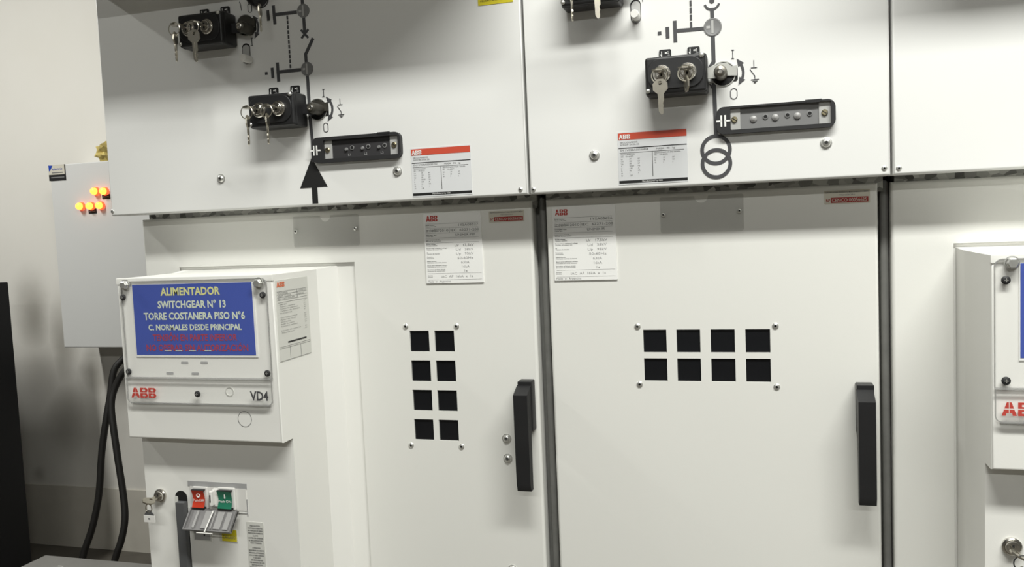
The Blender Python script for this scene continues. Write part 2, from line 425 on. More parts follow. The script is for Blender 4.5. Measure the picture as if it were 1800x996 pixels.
# ------------------------------------------------------------------ cabinet pieces
def interlock(parent, cpx, cpy, arm_to, tag_dx=(-.0165, .0225), armmat='black_plastic'):
    """black box with two lock cylinders; front centre given as pixel on its own front plane"""
    Y0 = YU-.040
    c = at(cpx, cpy, Y0); x, z = c.x, c.z; w, h = .0415, .0262
    r = MB()
    r.box(x-w, x+w, Y0+.005, YU, z-h, z+h, 'black_plastic', .004, 3)
    r.box(x-w+.001, x+w-.001, Y0, Y0+.012, z-h+.001, z+h-.001, 'black_plastic', .0035, 3)
    r.prism(rrect(x-w+.004, x+w-.004, z-h+.007, z+h-.004, .018, 7), Y0-.0025, Y0+.004, 'black_plastic', bev=.001)
    o = r.build('interlock_box', parent)
    locks = []
    for dx in (-.0175, .0165):
        b = MB(); cx, cz = x+dx, z+.001+dx*.0; f = Y0-.0025
        b.lathe(cx, cz, [(.0118, f+.002), (.0118, f-.0035), (.0106, f-.0050), (.0100, f-.0042), (.0092, f-.0042), (.0084, f-.0085), (.0076, f-.0092), (.0072, f-.0080), (.0055, f-.0080), (.0050, f-.0095), (0, f-.0095)], 'chrome', 30)
        b.box(cx-.0012, cx+.0012, f-.0098, f-.0094, cz-.0042, cz+.0042, 'dark_hole', T=None)
        b.build('lock_cylinder', o); locks.append(Vector((cx, f-.0095, cz)))
    for dx, dz in ((w-.0062, h-.0042), (-w+.0042, -h+.0062)):
        screw('corner', (x+dx, Y0-.0004, z+dz), o)
    for dx in tag_dx:
        b = MB(); zx = z+h; X = x+dx
        b.prism(rrect(X-.0083, X+.0083, zx-.006, zx+.0150, .0022, 4), YU-.0022, YU-.0003, 'black_plastic')
        yy = YU-.0023
        b.box(X-.0052, X-.0042, yy-.0002, yy, zx+.002, zx+.0125, 'print_white'); b.box(X-.0064, X-.0030, yy-.0002, yy, zx+.0020, zx+.0027, 'print_white')
        b.strip([(X-.0062, zx+.0085), (X-.0046, zx+.0045)], .0008, yy, 'print_white')
        b.box(X-.0002, X+.0050, yy-.0002, yy, zx+.0092, zx+.0110, 'print_white'); b.box(X+.0028, X+.0048, yy-.0002, yy, zx+.0085, zx+.0118, 'print_white')
        b.prism(circ(X+.005, zx+.006, .0018, 10), yy-.0002, yy, 'print_soft'); b.strip([(X-.002, zx+.004), (X+.0035, zx+.006)], .0007, yy, 'print_soft')
        b.build('marking_tag', o)
    # arm reaching from the box over the drive socket
    b = MB(); ax = arm_to.x
    b.prism([(x+w-.004, z-.006), (ax-.012, z-.006), (ax-.004, arm_to.z-.010), (ax+.006, arm_to.z-.010), (ax+.006, arm_to.z+.004), (ax-.004, arm_to.z+.007), (ax-.012, z+.0085), (x+w-.004, z+.0085)], YU-.016, YU-.012, armmat)
    b.build('locking_arm', o)
    return o, locks
def drive_socket(parent, px, py, shaft_px, shaft_py, dark=True):
    c = at(px, py, YU); b = MB()
    P = circ(c.x, c.z, .0165, 30)
    P2 = rrect(c.x+.004, c.x+.0195, c.z-.011, c.z+.009, .003, 3)
    b.prism(P, YU-.0006, YU-.0002, 'dark_hole'); b.prism(P2, YU-.0007, YU-.0002, 'dark_hole')
    b.ringprism(circ(c.x, c.z, .0172, 30), circ(c.x, c.z, .0160, 30), YU-.0012, YU-.0001, 'steel_plate')
    b.prism([(c.x-.012, c.z-.002), (c.x+.0185, c.z-.004), (c.x+.0185, c.z+.0100), (c.x+.012, c.z+.009), (c.x+.006, c.z+.0145), (c.x-.006, c.z+.0145), (c.x-.012, c.z+.009)], YU-.0030, YU-.0008, 'steel_plate' if not dark else 'shaft_dark')
    o = b.build('drive_socket', parent)
    Y0 = YU-.030
    s = at(shaft_px, shaft_py, Y0); b = MB()
    b.lathe(s.x, s.z, [(.0088, YU-.001), (.0088, Y0+.004), (.0070, Y0), (.0048, Y0-.0008), (.0040, Y0-.0008)], 'shaft_metal' if not dark else 'shaft_dark', 22)
    b.lathe(s.x, s.z, [(.0048, Y0-.0008), (.0048, Y0-.0026), (.0028, Y0-.0032), (.0024, Y0-.001), (0, Y0-.001)], 'chrome', 18)
    b.build('shaft', o)
    return o
def slot_knob(parent, px, py, kpx, kpy):
    a = at(px, py, YU); b = MB()
    b.prism(rrect(a.x-.0072, a.x+.0072, a.z-.0165, a.z+.0165, .0071, 8), YU-.0008, YU-.0002, 'dark_hole')
    b.prism(rrect(a.x-.0060, a.x+.0066, a.z-.0162, a.z+.0135, .0058, 8), YU-.0014, YU-.0006, 'lens_pale')
    o = b.build('lever_slot', parent)
    Y0 = YU-.022; k = at(kpx, kpy, Y0); b = MB()
    b.lathe(k.x, k.z, [(.0060, YU-.0012), (.0060, Y0+.001), (.0052, Y0), (0, Y0)], 'white_plastic', 22); b.build('lever_knob', o)
def position_window(parent, px, py, r):
    a = at(px, py, YU); b = MB()
    b.lathe(a.x, a.z, [(r, YU-.0002), (r, YU-.0010), (r*.86, YU-.0012), (r*.8, YU-.0008), (0, YU-.0008)], 'lens_grey', 30)
    b.box(a.x-r*.16, a.x+r*.10, YU-.0013, YU-.0009, a.z-r*.75, a.z+r*.75, 'lens_pale'); b.box(a.x-r*.7, a.x-r*.3, YU-.0013, YU-.0009, a.z-r*.15, a.z+r*.15, 'lens_pale')
    b.build('position_window', parent)
def voltage_indicator(parent, outer, inner, cap, legend):
    x0, x1, z0, z1 = rect(YU, *outer); i0, i1, j0, j1 = rect(YU, *inner)
    b = MB()
    O = rrect(x0, x1, z0, z1, .010, 6); I = rrect(i0, i1, j0, j1, .0015, 6)
    # thumb notch near the top right corner
    O2 = []
    for p in O: O2.append(p)
    b.ringprism(O2, I, YU-.009, YU-.0003, 'frame_plastic')
    nx = x1-.030
    b.prism([(nx-.008, z1-.001), (nx-.005, z1-.0032), (nx+.010, z1-.0032), (nx+.013, z1-.001), (nx+.013, z1+.001), (nx-.008, z1+.001)], YU-.0094, YU-.0085, 'black_plastic')
    o = b.build('voltage_indicator', parent)
    b = MB(); yb = YU-.0030
    b.box(i0, i1, yb, YU-.0008, j0, j1, 'face_dark' if legend else 'lens_grey')
    iw = i1-i0
    b.box(i0, i0+iw*.10, yb-.0016, yb, j0, j1, 'lens_pale'); b.box(i1-iw*.115, i1, yb-.0016, yb, j0, j1, 'lens_pale')
    b.build('indicator_face', o)
    screw('slot', (i0+iw*.04, yb-.0016, j0+(j1-j0)*.48), o); screw('slot', (i1-iw*.06, yb-.0016, (j0+j1)/2), o)
    b = MB(); zc = (j0+j1)/2-.0005
    for k, t in enumerate((.37, .59, .81)):
        hx = i0+iw*(t-.03 if legend else t-.045)+.004
        b.lathe(hx, zc+.001, [(.0036, yb), (.0036, yb-.0012), (.0024, yb-.0014)], 'lens_grey', 16); b.prism(circ(hx, zc+.001, .0025, 14), yb-.0013, yb-.0003, 'dark_hole')
        lx = hx-(.010 if legend else .0158)
        b.lathe(lx, zc-.001, [(.0046 if not legend else .003, yb), (.0044 if not legend else .0028, yb-.0016), (.002, yb-.003), (0, yb-.0033)], 'rib_grey' if not legend else 'lens_grey', 18)
        if legend: b.text('L%d' % (k+1), hx-.0075, None, zc-.0095, .0038, yb-.0003, 'print_faint')
    b.build('test_socket', o)
    b = MB(); c = at(*cap, YU); yy = YU-.0094
    for sx in (-.0026, .0026): b.box(c.x+sx-.0011, c.x+sx+.0011, yy-.0003, yy+.0002, c.z-.0078, c.z+.0078, 'print_white')
    for sx in (-1, 1): b.box(c.x+min(sx*.003, sx*.0092), c.x+max(sx*.003, sx*.0092), yy-.0003, yy+.0002, c.z-.0011, c.z+.0011, 'print_white')
    lab(b.build('capacitor_symbol', o), 'white capacitor symbol')
    return o
def red_plate(parent, corners, model, serial):
    x0, x1, z0, z1 = rect(YU, *corners); w, h = x1-x0, z1-z0; y = YU-.0005; e = y-.0003
    b = MB(); b.box(x0-.0008, x1+.0008, y, YU+.0005, z0-.002, z1+.0015, 'label_silver')
    X = lambda t: x0+w*t
    Z = lambda t: z1-h*t
    b.box(x0, x1, e, y, Z(.135), z1, 'band_red'); b.logo(X(.015), X(.18), Z(.118), Z(.03), e-.0003, 'print_white')
    b.text('SECCIONADOR', X(.03), X(.29), Z(.187), h*.032, e, 'print_soft'); b.text(model, X(.03), X(.31), Z(.232), h*.032, e, 'print_soft')
    b.box(x0+.0005, x1, e, y, Z(.305), Z(.29), 'print_black')
    b.text(serial, X(.03), X(.44), Z(.34), h*.036, e, 'print_soft'); b.text('MASA   98   kg', X(.56), X(.83), Z(.345), h*.034, e, 'print_soft')
    b.box(X(.02), X(.96), e, y, Z(.396), Z(.388), 'print_soft'); b.box(X(.495), X(.505), e, y, Z(.885), Z(.39), 'print_soft')
    b.text('SECCIONADOR', X(.035), X(.24), Z(.425), h*.026, e, 'print_soft'); b.text('IEC   129-62271', X(.035), X(.22), Z(.467), h*.026, e, 'print_soft')
    for k, (a, v, c) in enumerate((('Ur', '24', 'kV'), ('Ud', '125', 'kV'), ('Up', '50', 'kV'), ('fr', '50/60', 'Hz'), ('Ir', '630', 'A'), ('Ik', '16', 'kA'), ('tk', '1', 's'), ('Pr', '150', ''))):
        z = Z(.515+k*.047)
        b.text(a, X(.035), None, z, h*.028, e, 'print_soft'); b.text(v, X(.16), None, z, h*.028, e, 'print_soft')
        if c: b.text(c, X(.285), None, z, h*.028, e, 'print_soft')
    b.text('SECCIONADOR DE TIERRA', X(.53), X(.91), Z(.425), h*.026, e, 'print_soft'); b.text('IEC   129-62271', X(.53), X(.72), Z(.467), h*.026, e, 'print_soft')
    for k, (a, v, c) in enumerate((('Ur', '24', 'kV'), ('Ik', '16', 'kA'), ('tk', '1', 's'))):
        z = Z(.525+k*.047)
        b.text(a, X(.53), None, z, h*.028, e, 'print_soft'); b.text(v, X(.655), None, z, h*.028, e, 'print_soft'); b.text(c, X(.79), None, z, h*.028, e, 'print_soft')
    b.box(x0, x1, e, y, z0, z0+h*.055, 'print_black'); b.text('Manufactured by ABB', X(.34), X(.64), z0+h*.027, h*.028, e-.0003, 'print_white')
    return b.build('rating_plate', parent)
def door_plate(parent, corners, serial, kind):
    x0, x1, z0, z1 = rect(YD, *corners); w, h = x1-x0, z1-z0; y = YD-.0022; e = y-.0003
    b = MB(); b.box(x0, x1, y, YD+.001, z0, z1, 'label_metal', .0004, 1)
    X = lambda t: x0+w*t
    Z = lambda t: z1-h*t
    b.logo(X(.05), X(.25), Z(.115), Z(.035), e, 'print_red')
    for t in (.148, .212, .283, .352, .42): b.box(X(.03), X(.95), e, y, Z(t+.0022), Z(t), 'print_soft')
    for t in (.855, .945): b.box(X(.04), X(.97), e, y, Z(t+.0015), Z(t), 'print_faint')
    R = [(.177, '1YSA%s' % serial, .61, .95, .034), (.247, '2010', .28, .43, .034), (.247, 'IEC  62271-200', .47, .96, .034), (.315, kind, .55, .55+.034*len(kind)+.0, .034)]
    for t, s, a, c, hh in R: b.text(s, X(a), X(c), Z(t), h*hh, e, 'print_soft')
    b.box(X(.45), X(.453), e, y, Z(.28), Z(.215), 'print_soft')
    for k, (s, a, c) in enumerate((('Ur   17,5kV', .53, .86), ('Ud   38kV', .55, .85), ('Up   95kV', .55, .85), ('50-60Hz', .57, .84), ('630A', .63, .77), ('16kA', .64, .77), ('1s', .68, .73))):
        b.text(s, X(a), X(c), Z(.46+k*.0605), h*.033, e, 'print_soft' if k < 1 else 'print_faint')
    b.text('IAC  AF  16kA  x  1s', X(.27), X(.82), Z(.90), h*.033, e, 'print_faint'); b.text('Made  in  Argentina', X(.03), X(.43), Z(.968), h*.027, e, 'print_faint')
    rows = (('Serial number', 'Numero de serie'), ('Year of manufacture', 'Año de fabricacion'), ('Switchgear type', 'Celda tipo'), ('Instruction manual', 'Manual de instruccion'), ('Rated voltage', 'Tension nominal'),
            ('Power freq. withstand voltage', 'Tension de ensayo ind.'), ('Up', 'Tension de impulso'), ('Frequency', 'Frecuencia'), ('Rated current', 'Corriente nominal de barras'), ('Short time withstand current', 'Corriente de corta duracion'), ('Duration of short circuit', 'Duracion de cortocircuito'))
    zz = (.178, .245, .315, .385, .447, .505, .565, .628, .69, .75, .81)
    for (p, q), t in zip(rows, zz):
        for s, d in ((p, -.010), (q, .010)): b.text(s, X(.035), X(.035+min(.36, .0125*len(s))), Z(t+d), h*.0115, e, 'print_black' if t < .5 else 'print_soft', .02)
    for s, d in (('Service', -.010), ('Servicio', .010)): b.text(s, X(.035), X(.12), Z(.895+d), h*.0115, e, 'print_soft', .02)
    return b.build('rating_plate', parent)
def serial_label(parent, corners, number):
    x0, x1, z0, z1 = rect(YD, *corners); w, h = x1-x0, z1-z0; y = YD-.0005; e = y-.0003
    b = MB(); b.prism(rrect(x0, x1, z0, z1, .0012, 3), y, YD+.0003, 'label_cream')
    b.text('CERTIFICACION PRODUCTO MANTENIMIENTO MEDIA', x0+w*.03, x0+w*.97, z1-h*.14, h*.10, e, 'print_soft', .02); b.text('TENSION', x0+w*.33, x0+w*.67, z1-h*.34, h*.10, e, 'print_soft')
    b.box(x0+w*.145, x0+w*.965, e, y, z0+h*.09, z0+h*.48, 'label_red'); b.text('CENCO 000%s' % number, x0+w*.17, x0+w*.93, z0+h*.285, h*.25, e-.0003, 'label_cream')
    b.text('Nº', x0+w*.04, x0+w*.13, z0+h*.285, h*.22, e, 'label_red', .02)
    return b.build('serial_label', parent)
def holder(parent, corners):
    x0, x1, z0, z1 = rect(YD, *corners); xm = (x0+x1)/2
    b = MB(); P = rrect(x0, x1, z0, z1, .003, 4)
    # top edge carries a thumb notch
    P = [p for p in P if not (abs(p[1]-z1) < 1e-6 and x0+.004 < p[0] < x1-.004)]
    k = max(range(len(P)), key=lambda i: (round(P[i][1], 5), P[i][0]))
    notch = [(xm+.010*math.cos(a), z1-.0005-.010*math.sin(a)) for a in [PI*i/10 for i in range(11)]]
    P = P[:k+1]+notch+P[k+1:]
    b.prism(P, YD-.0030, YD-.0010, 'clear_holder'); o = lab(b.build('document_holder', parent), 'clear plastic document holder')
    zc = z0+(z1-z0)*.52
    screw('small_rivet', (x0+.0045, YD-.003, zc), o); screw('small_rivet', (x1-.006, YD-.003, zc+.001), o)
def handle(door, X, ztop, zbase, zgrip, zbot, w=.0225):
    b = MB(); Y1 = YD-.046
    b.box(X, X+w, YD-.022, YD, zbase, ztop, 'handle_black', .0015, 2)
    # lever seen from the side: slanted shoulder at the top, finger gap behind the lower half
    prof = [(-(YD-.021), ztop-.006), (-Y1, zgrip), (-Y1, zbot+.012), (-(Y1+.004), zbot), (-(Y1+.016), zbot), (-(Y1+.018), zbase-.004), (-(YD-.016), zbase+.010)]
    T = Matrix(((0, 1, 0, 0), (-1, 0, 0, 0), (0, 0, 1, 0), (0, 0, 0, 1)))  # local x -> -Y, local y -> X
    b.prism(prof, X-.0008, X+w-.001, 'handle_black', T)
    b.lathe(X+w/2, zbase+.018, [(.003, YD-.0222), (.002, YD-.0228), (0, YD-.0228)], 'dark_hole', 12)
    return lab(b.build('door_handle', door), 'black lever handle')
def diagram_arc(b, pts, w):
    """double headed arrow along an arc through three pixels"""
    p = [Vector(up(*q)) for q in pts]
    P = []
    for k in range(13):
        t = k/12; P.append((1-t)**2*p[0]+2*t*(1-t)*(2*p[1]-.5*p[0]-.5*p[2])+t*t*p[2])
    b.strip([tuple(q) for q in P[2:-2]], w, YU-.0003, 'print_grey')
    for a, c in ((P[3], P[0]), (P[-4], P[-1])):
        d = (c-a).normalized(); n = Vector((-d.y, d.x)); s = w*1.25
        b.prism([tuple(c+d*s*.3), tuple(c-d*s*2-n*s), tuple(c-d*s*2+n*s)], YU-.0006, YU, 'print_grey')
def L(b, pts, w, m='print_grey'): b.strip([up(*p) for p in pts], w, YU-.0003, m)
def earth_switch_symbol(b, px, py, s):
    x, z = up(px, py); w = .0009
    S = lambda *p: b.strip([(x+a*s, z+c*s) for a, c in p], w, YU-.0003, 'print_grey')
    S((0, .5), (0, .18)); S((-.13, .18), (.13, .18)); S((-.17, .12), (.03, -.18)); S((.03, -.18), (.03, -.34))
    S((-.14, -.34), (.2, -.34)); S((-.08, -.41), (.14, -.41)); S((-.02, -.47), (.08, -.47))
def oval(b, px, py, w, h):
    x, z = up(px, py); b.ringprism(rrect(x-w/2, x+w/2, z-h/2, z+h/2, w/2-.0001, 6), rrect(x-w/2+.0010, x+w/2-.0010, z-h/2+.0010, z+h/2-.0010, w/2-.0011, 6), YU-.0006, YU, 'print_grey')

ZLIP = H+.0425; ZDT = H+.0345; ZTOP = 2.02; ZOV = H+.425
def cabinet(x0, x1, d0, d1, label, overhang, door_holes=(), inset=.03, deep=2.15):
    t = thing('switchgear_cabinet', ((x0+x1)/2, YD, 0), label, 'switchgear cabinet', 'switchgear cabinets in the row')
    b = MB(); g0, g1 = x0+inset, x1-.002
    for a in ((g0, g0+.003, YD+.034, deep, .10, ZTOP), (g1-.003, g1, YD+.034, deep, .10, ZTOP), (g0, g1, deep-.003, deep, .10, ZTOP), (g0, g1, YD+.034, deep, ZTOP-.003, ZTOP), (g0, g1, YD+.034, deep, ZOV-.02, ZOV-.017)): b.box(*a, 'galvanised')
    b.box(g0, g1, YD+.006, YD+.034, ZDT-.012, ZLIP+.30, 'galvanised')           # cross rail over the door
    b.box(g0, g1, YD+.028, deep, 0, .10, 'post_grey')
    o = lab(b.build('carcass', t), 'galvanised steel carcass behind the doors')
    b = MB(); b.plate(x0, x1, ZLIP, ZOV, YU, .046, 'paint_panel', (), .003, 3)
    b.box(x0+.006, x1-.006, YU+.004, YD+.004, ZLIP+.003, ZLIP+.0045, 'paint_panel')
    p = lab(b.build('front_panel', t), 'light grey upper front panel')
    b = MB(); b.box(x0, x1, YU-overhang, YD+.5, ZOV, ZTOP+.05, 'paint', .003, 2)
    b.box(x0+.05, x1-.05, YU-overhang-.004, YU-overhang+.001, ZOV+.05, ZTOP, 'paint', .002, 2)
    b.build('top_compartment', t)
    b = MB(); b.plate(d0, d1, .11, ZDT, YD, .026, 'paint', door_holes, .005, 4)
    d = lab(b.build('door', t), 'light grey lower door')
    return t, p, d
def post(parent, x0, x1):
    b = MB()
    b.box(x0, x1, YD+.012, YD+.045, .10, ZDT+.004, 'post_grey', .005, 3)
    b.box(x0-.010, x0+.003, YD+.028, YD+.044, .10, ZDT+.003, 'post_grey', .002, 2)
    return lab(b.build('post', parent), 'grey steel post between two doors')

# ================================================================== LEFT CABINET
def grid(Y, xa, xb, za, zb, nc, nr, fw, fh):
    """nc x nr square openings filling xa..xb, za(top)..zb(bottom); fw, fh opening sizes"""
    R = []
    for i in range(nc):
        for j in range(nr):
            a = xa+(xb-xa-fw)*i/(nc-1); c = za-(za-zb-fh)*j/(nr-1)
            R.append((a, a+fw, c-fh, c))
    return R
p = at(720.3, 581, YD); q = at(806.5, 773.6, YD); p2 = at(798.1, 580.7, YD); q2 = at(729.2, 773.3, YD)
W1 = grid(YD, (p.x+q2.x)/2, (p2.x+q.x)/2, (p.z+p2.z)/2, (q.z+q2.z)/2, 2, 4, .0338, .0345)
OPX0, OPX1, OPZ = -.9860, -.6425, H-.0525
X1A, X1B = -1.0757, -.3258
cab1, pan1, door1 = cabinet(X1A, X1B, -1.0585, -.3345, 'leftmost switchgear cabinet, eight dark windows in two columns and a breaker in its door', .155, W1+[(OPX0, OPX1, .14, OPZ)])
X2A, X2B = -.3222, .1705
p = at(1130.6, 578.8, YD); p2 = at(1353.4, 578.5, YD); q = at(1355.5, 671.4, YD); q2 = at(1133, 669.1, YD)
W2 = grid(YD, (p.x+q2.x)/2, (p2.x+q.x)/2, (p.z+p2.z)/2, (q.z+q2.z)/2, 4, 2, .0345, .0345)
cab2, pan2, door2 = cabinet(X2A, X2B, -.3125, .1612, 'middle switchgear cabinet with eight dark windows in two rows and overlapping circles symbol', .03, W2, inset=.0095)
X3A, X3B = .1735, .9235
cab3, pan3, door3 = cabinet(X3A, X3B, .1778, .902, 'rightmost switchgear cabinet cut off by the picture edge', .155, [(.2553, .5990, .14, OPZ)], inset=.0095)
post(cab1, -.3265, -.3155); post(cab2, .1655, .1765)
def windows(door, holes):
    for h in holes:
        b = MB(); b.box(h[0]-.003, h[1]+.003, YD+.0030, YD+.0052, h[2]-.003, h[3]+.003, 'glass_dark')
        b.build('inspection_window', door)
windows(door1, W1); windows(door2, W2)
for s in ((713, 573.5), (802.5, 573), (723, 782), (811.5, 784.5)): screw('rivet', at(*s, YD), door1)
for s in ((1120.5, 573.5), (1363, 572.5), (1124.5, 675), (1365.5, 679.5)): screw('rivet', at(*s, YD), door2)
for s in ((891, 770), (893, 805)): screw('bolt', at(*s, YD), door1)
for s in ((389, 314), (699, 301)): screw('bolt', at(*s, YU), pan1)
for s in ((1045, 273), (1452, 251)): screw('bolt', at(*s, YU), pan2)
for pn, s in ((pan1, (198, 371.5)), (pan1, (915, 333)), (pan2, (937.5, 333)), (pan2, (1554.5, 295.5)), (pan3, (1580, 295.5))): screw('small_rivet', at(*s, YU), pn)
screw('bolt', at(901, 1000, YD), door1)
b_ = at(905, 680, YD)
def hz(px, py, Y): return at(px, py, Y).z
a = at(907.7, 864, YD-.046)
handle(door1, at(906, 780, YD-.046).x, hz(934, 670, YD-.02), hz(938, 755, YD-.01), hz(915, 695, YD-.046), hz(919, 864.5, YD-.046))
handle(door2, at(1511.2, 800, YD-.046).x, hz(1520, 676, YD-.02), hz(1506, 760, YD-.01), hz(1524, 707, YD-.046), hz(1525, 890, YD-.046))
serial_label(door1, ((859, 371.5), (921, 368.5), (922, 388.5), (860, 391.5)), '56624')
serial_label(door2, ((1448, 336), (1528, 331.5), (1530.5, 355.5), (1449.5, 360)), '56625')
door_plate(door1, ((745, 375), (846, 371.5), (850.5, 495.5), (750, 499)), '03527', 'UNIMIX P1F')
door_plate(door2, ((970, 364), (1081, 359), (1086.3, 490.5), (976, 494)), '03626', 'UNIMIX M')
holder(door1, ((516, 381), (631.5, 375.5), (632.5, 431), (518.5, 434.5)))
holder(door2, ((1160, 348), (1306, 339), (1308.5, 404.5), (1162, 410)))
red_plate(pan1, ((722, 262.5), (826, 255.7), (830, 338.8), (727, 344.2)), 'SHS2/IB 24.06.20', 'SN 1VC2BA00035700')
red_plate(pan2, ((1085.8, 235), (1206.5, 225.8), (1209, 315.6), (1089.3, 323.4)), 'SHS2/P 24.06.25', 'SN 1VC2BA00036858')

# --- upper panel of the left cabinet
WL = .0052
b = MB()
L(b, [(530.5, -20), (531.8, 8)], WL); L(b, [(534, 31), (536, 60)], WL)
for d in ((-6.5, -7, 6.5, 7), (-5.5, 8, 6.5, -8)): L(b, [(535.6+d[0], 59.5+d[1]), (535.6+d[2], 59.5+d[3])], .0036)
L(b, [(550.5, 67), (537.6, 95)], WL); L(b, [(537.4, 93), (538.5, 110)], WL); L(b, [(540.5, 133), (545.5, 208)], WL); L(b, [(545, 205), (549.5, 250)], WL); L(b, [(549, 246), (551, 285)], WL)
b.prism([up(548, 277), up(528, 331), up(576, 327.5)], YU-.0006, YU, 'print_black'); L(b, [(552.8, 325), (554.7, 357.5)], .0100, 'print_black')
L(b, [(484, 26), (522, 21.2)], WL); L(b, [(480.5, 9.5), (483.5, 43)], .0052); L(b, [(470.8, 18), (472.4, 36.5)], .0050)
L(b, [(490.5, 126.5), (529, 122.5)], WL); L(b, [(487.6, 110), (490.2, 143.5)], .0052); L(b, [(478.4, 119), (480, 137)], .0050); L(b, [(468.2, 126.5), (468.6, 131.6)], .0046)
n = 11
for k in range(n): L(b, [(505+6*(k+.08)/n, 27+94*(k+.08)/n), (505+6*(k+.84)/n, 27+94*(k+.84)/n)], .0028)
lab(b.build('mimic_diagram', pan1), 'dark grey printed circuit diagram ending in a black arrow'); b = MB()
diagram_arc(b, ((574, 171), (584.5, 190), (577, 212)), .0036); diagram_arc(b, ((445, 28), (454, 46), (448.5, 66.5)), .0036)
for x, y0, y1 in ((568.8, 157, 170), (443, 67, 80)):
    L(b, [(x-.4, y0), (x+.4, y1)], .0011)
    for yy in (y0, y1): L(b, [(x-2, yy), (x+2, yy)], .0010)
oval(b, 573, 224, .0088, .0150); oval(b, 439.2, 14, .0080, .0150)
earth_switch_symbol(b, 598.5, 190, .030); L(b, [(421, 3), (423, 8), (425, 19)], .0010)
b.build('switching_marks', pan1)
for c in ((533.4, 19), (540.2, 121)): position_window(pan1, c[0], c[1], .0108)
box1a, lk1a = interlock(pan1, 351, 51, at(424, 47, YU-.014)); box1b, lk1b = interlock(pan1, 476, 193.5, at(548, 190, YU-.014))
drive_socket(pan1, 432, 44.5, 421, 46); drive_socket(pan1, 558.5, 192.5, 546, 189)
slot_knob(pan1, 433.5, 94.5, 426, 101)
voltage_indicator(pan1, ((551, 243.5), (706.5, 231.5), (709.6, 277.5), (556, 288)), ((573, 247), (702.2, 238.3), (704, 270.5), (574, 280.3)), (559.5, 265.3), True)
# the small locked knob at the upper edge with one key on a black ring
b = MB(); c = at(455, -6, YU)
b.lathe(c.x, c.z, [(.017, YU), (.017, YU-.012), (.013, YU-.020), (.006, YU-.024), (0, YU-.024)], 'black_plastic', 26); kn = b.build('locking_knob', pan1)
# keys
keyset(lk1a[0], 'key set in left lock of the upper-left black interlock box', 'edge', .05)
keyset(lk1a[1], 'key set in right lock of the upper-left black interlock box', 'turn', .05, hl=.050)
keyset(lk1b[0], 'keys in left lock of the black box above the black arrow', 'edge', .03)
keyset(lk1b[1], 'keys in right lock of the black box above the black arrow', 'edge', .03)
t = thing('key_set', (c.x+.006, YU-.026, c.z-.06), 'single key hanging from a black ring at the top edge beside the grey circuit line', 'keys', 'keys in the locks')
b = MB(); rc = at(459, -1, YU-.0265)
b.tube([(rc.x+.0125*math.cos(2*PI*k/28), rc.y, rc.z+.0125*math.sin(2*PI*k/28)) for k in range(28)], .0010, 'frame_plastic', 6, 0, True); lab(b.build('ring', t), 'black key ring')
b = MB(); kc = at(457, 18, YU-.0265); key_shape(b, Matrix.Translation(kc) @ Matrix.Rotation(math.radians(-70), 4, 'Z') @ Matrix.Rotation(math.radians(-3), 4, 'Y'), 'nickel', .044); b.build('key', t)
# yellow warning sticker at the upper edge
b = MB(); x0, x1, z0, z1 = rect(YU, (839, -22), (900, -27), (902, 4.5), (841, 9)); b.box(x0, x1, YU-.0006, YU+.0003, z0, z1, 'label_yellow')
for k in range(4): b.text(('PELIGRO ALTA TENSION', 'NO ABRIR SIN AUTORIZACION', 'VERIFICAR AUSENCIA DE TENSION', 'CONSULTE EL MANUAL')[k], x0+.004, x1-.004, z0+.006+k*.006, .0026, YU-.0009, 'print_black')
lab(b.build('warning_sticker', pan1), 'yellow warning sticker')

# --- upper panel of the middle cabinet
b = MB()
L(b, [(1251.5, 14), (1252, 33)], WL); x, z = up(1251.3, 4)
b.strip([(x+.0098*math.cos(a), z+.0098*math.sin(a)) for a in [PI+PI*.08+PI*.84*k/12 for k in range(13)]], .0030, YU-.0003, 'print_grey'); b.prism(circ(x, z+.002, .0036, 16), YU-.0006, YU, 'print_grey'); L(b, [(1251, -20), (1251.2, 1)], WL)
L(b, [(1253, 61), (1254.4, 110)], .0054); L(b, [(1254.8, 146), (1257.3, 200)], .0054); L(b, [(1257.2, 197), (1258.4, 240)], .0050)
b.prism([up(1252, 106), up(1257, 106), up(1257, 112), up(1244, 119)], YU-.0006, YU, 'print_grey'); b.prism([up(1246, 147), up(1257, 152), up(1257, 158), up(1252, 158)], YU-.0006, YU, 'print_grey')
L(b, [(1188, 54.3), (1239, 49.8)], .0048); L(b, [(1186, 36.5), (1187.3, 74)], .0050); L(b, [(1173, 47.5), (1173.8, 67)], .0050); L(b, [(1159.3, 55.6), (1159.6, 61.4)], .0050)
n = 4
for k in range(-1, n): L(b, [(1213.8+1.3*(k+.06)/n, 50*(k+.06)/n), (1213.8+1.3*(k+.86)/n, 50*(k+.86)/n)], .0029)
lab(b.build('mimic_diagram', pan2), 'dark grey printed circuit diagram'); b = MB()
for c in ((1258.6, 263), (1259.4, 287.2)):
    x, z = up(*c); b.ringprism(circ(x, z, .0213, 40), circ(x, z, .0163, 40), YU-.0006-(c[1]-263)*.00001, YU, 'print_grey')
lab(b.build('transformer_symbol', pan2), 'two overlapping dark grey rings'); b = MB()
diagram_arc(b, ((1296, 104.5), (1306.5, 126), (1299, 148)), .0036)
L(b, [(1287.8, 88), (1288.3, 103)], .0011)
for yy in (88, 103): L(b, [(1285.6, yy), (1290.4, yy)], .0010)
oval(b, 1290, 164.7, .0098, .0152); earth_switch_symbol(b, 1325.5, 126, .031); L(b, [(1129.5, -6), (1129.6, 3)], .0011)
b.build('switching_marks', pan2)
position_window(pan2, 1252.8, 47.5, .0122)
d12 = at(351, 51, YU-.04)-at(476, 193.5, YU-.04)
box2b, lk2b = interlock(pan2, 1187, 130, at(1262, 124, YU-.014), armmat='steel_plate')
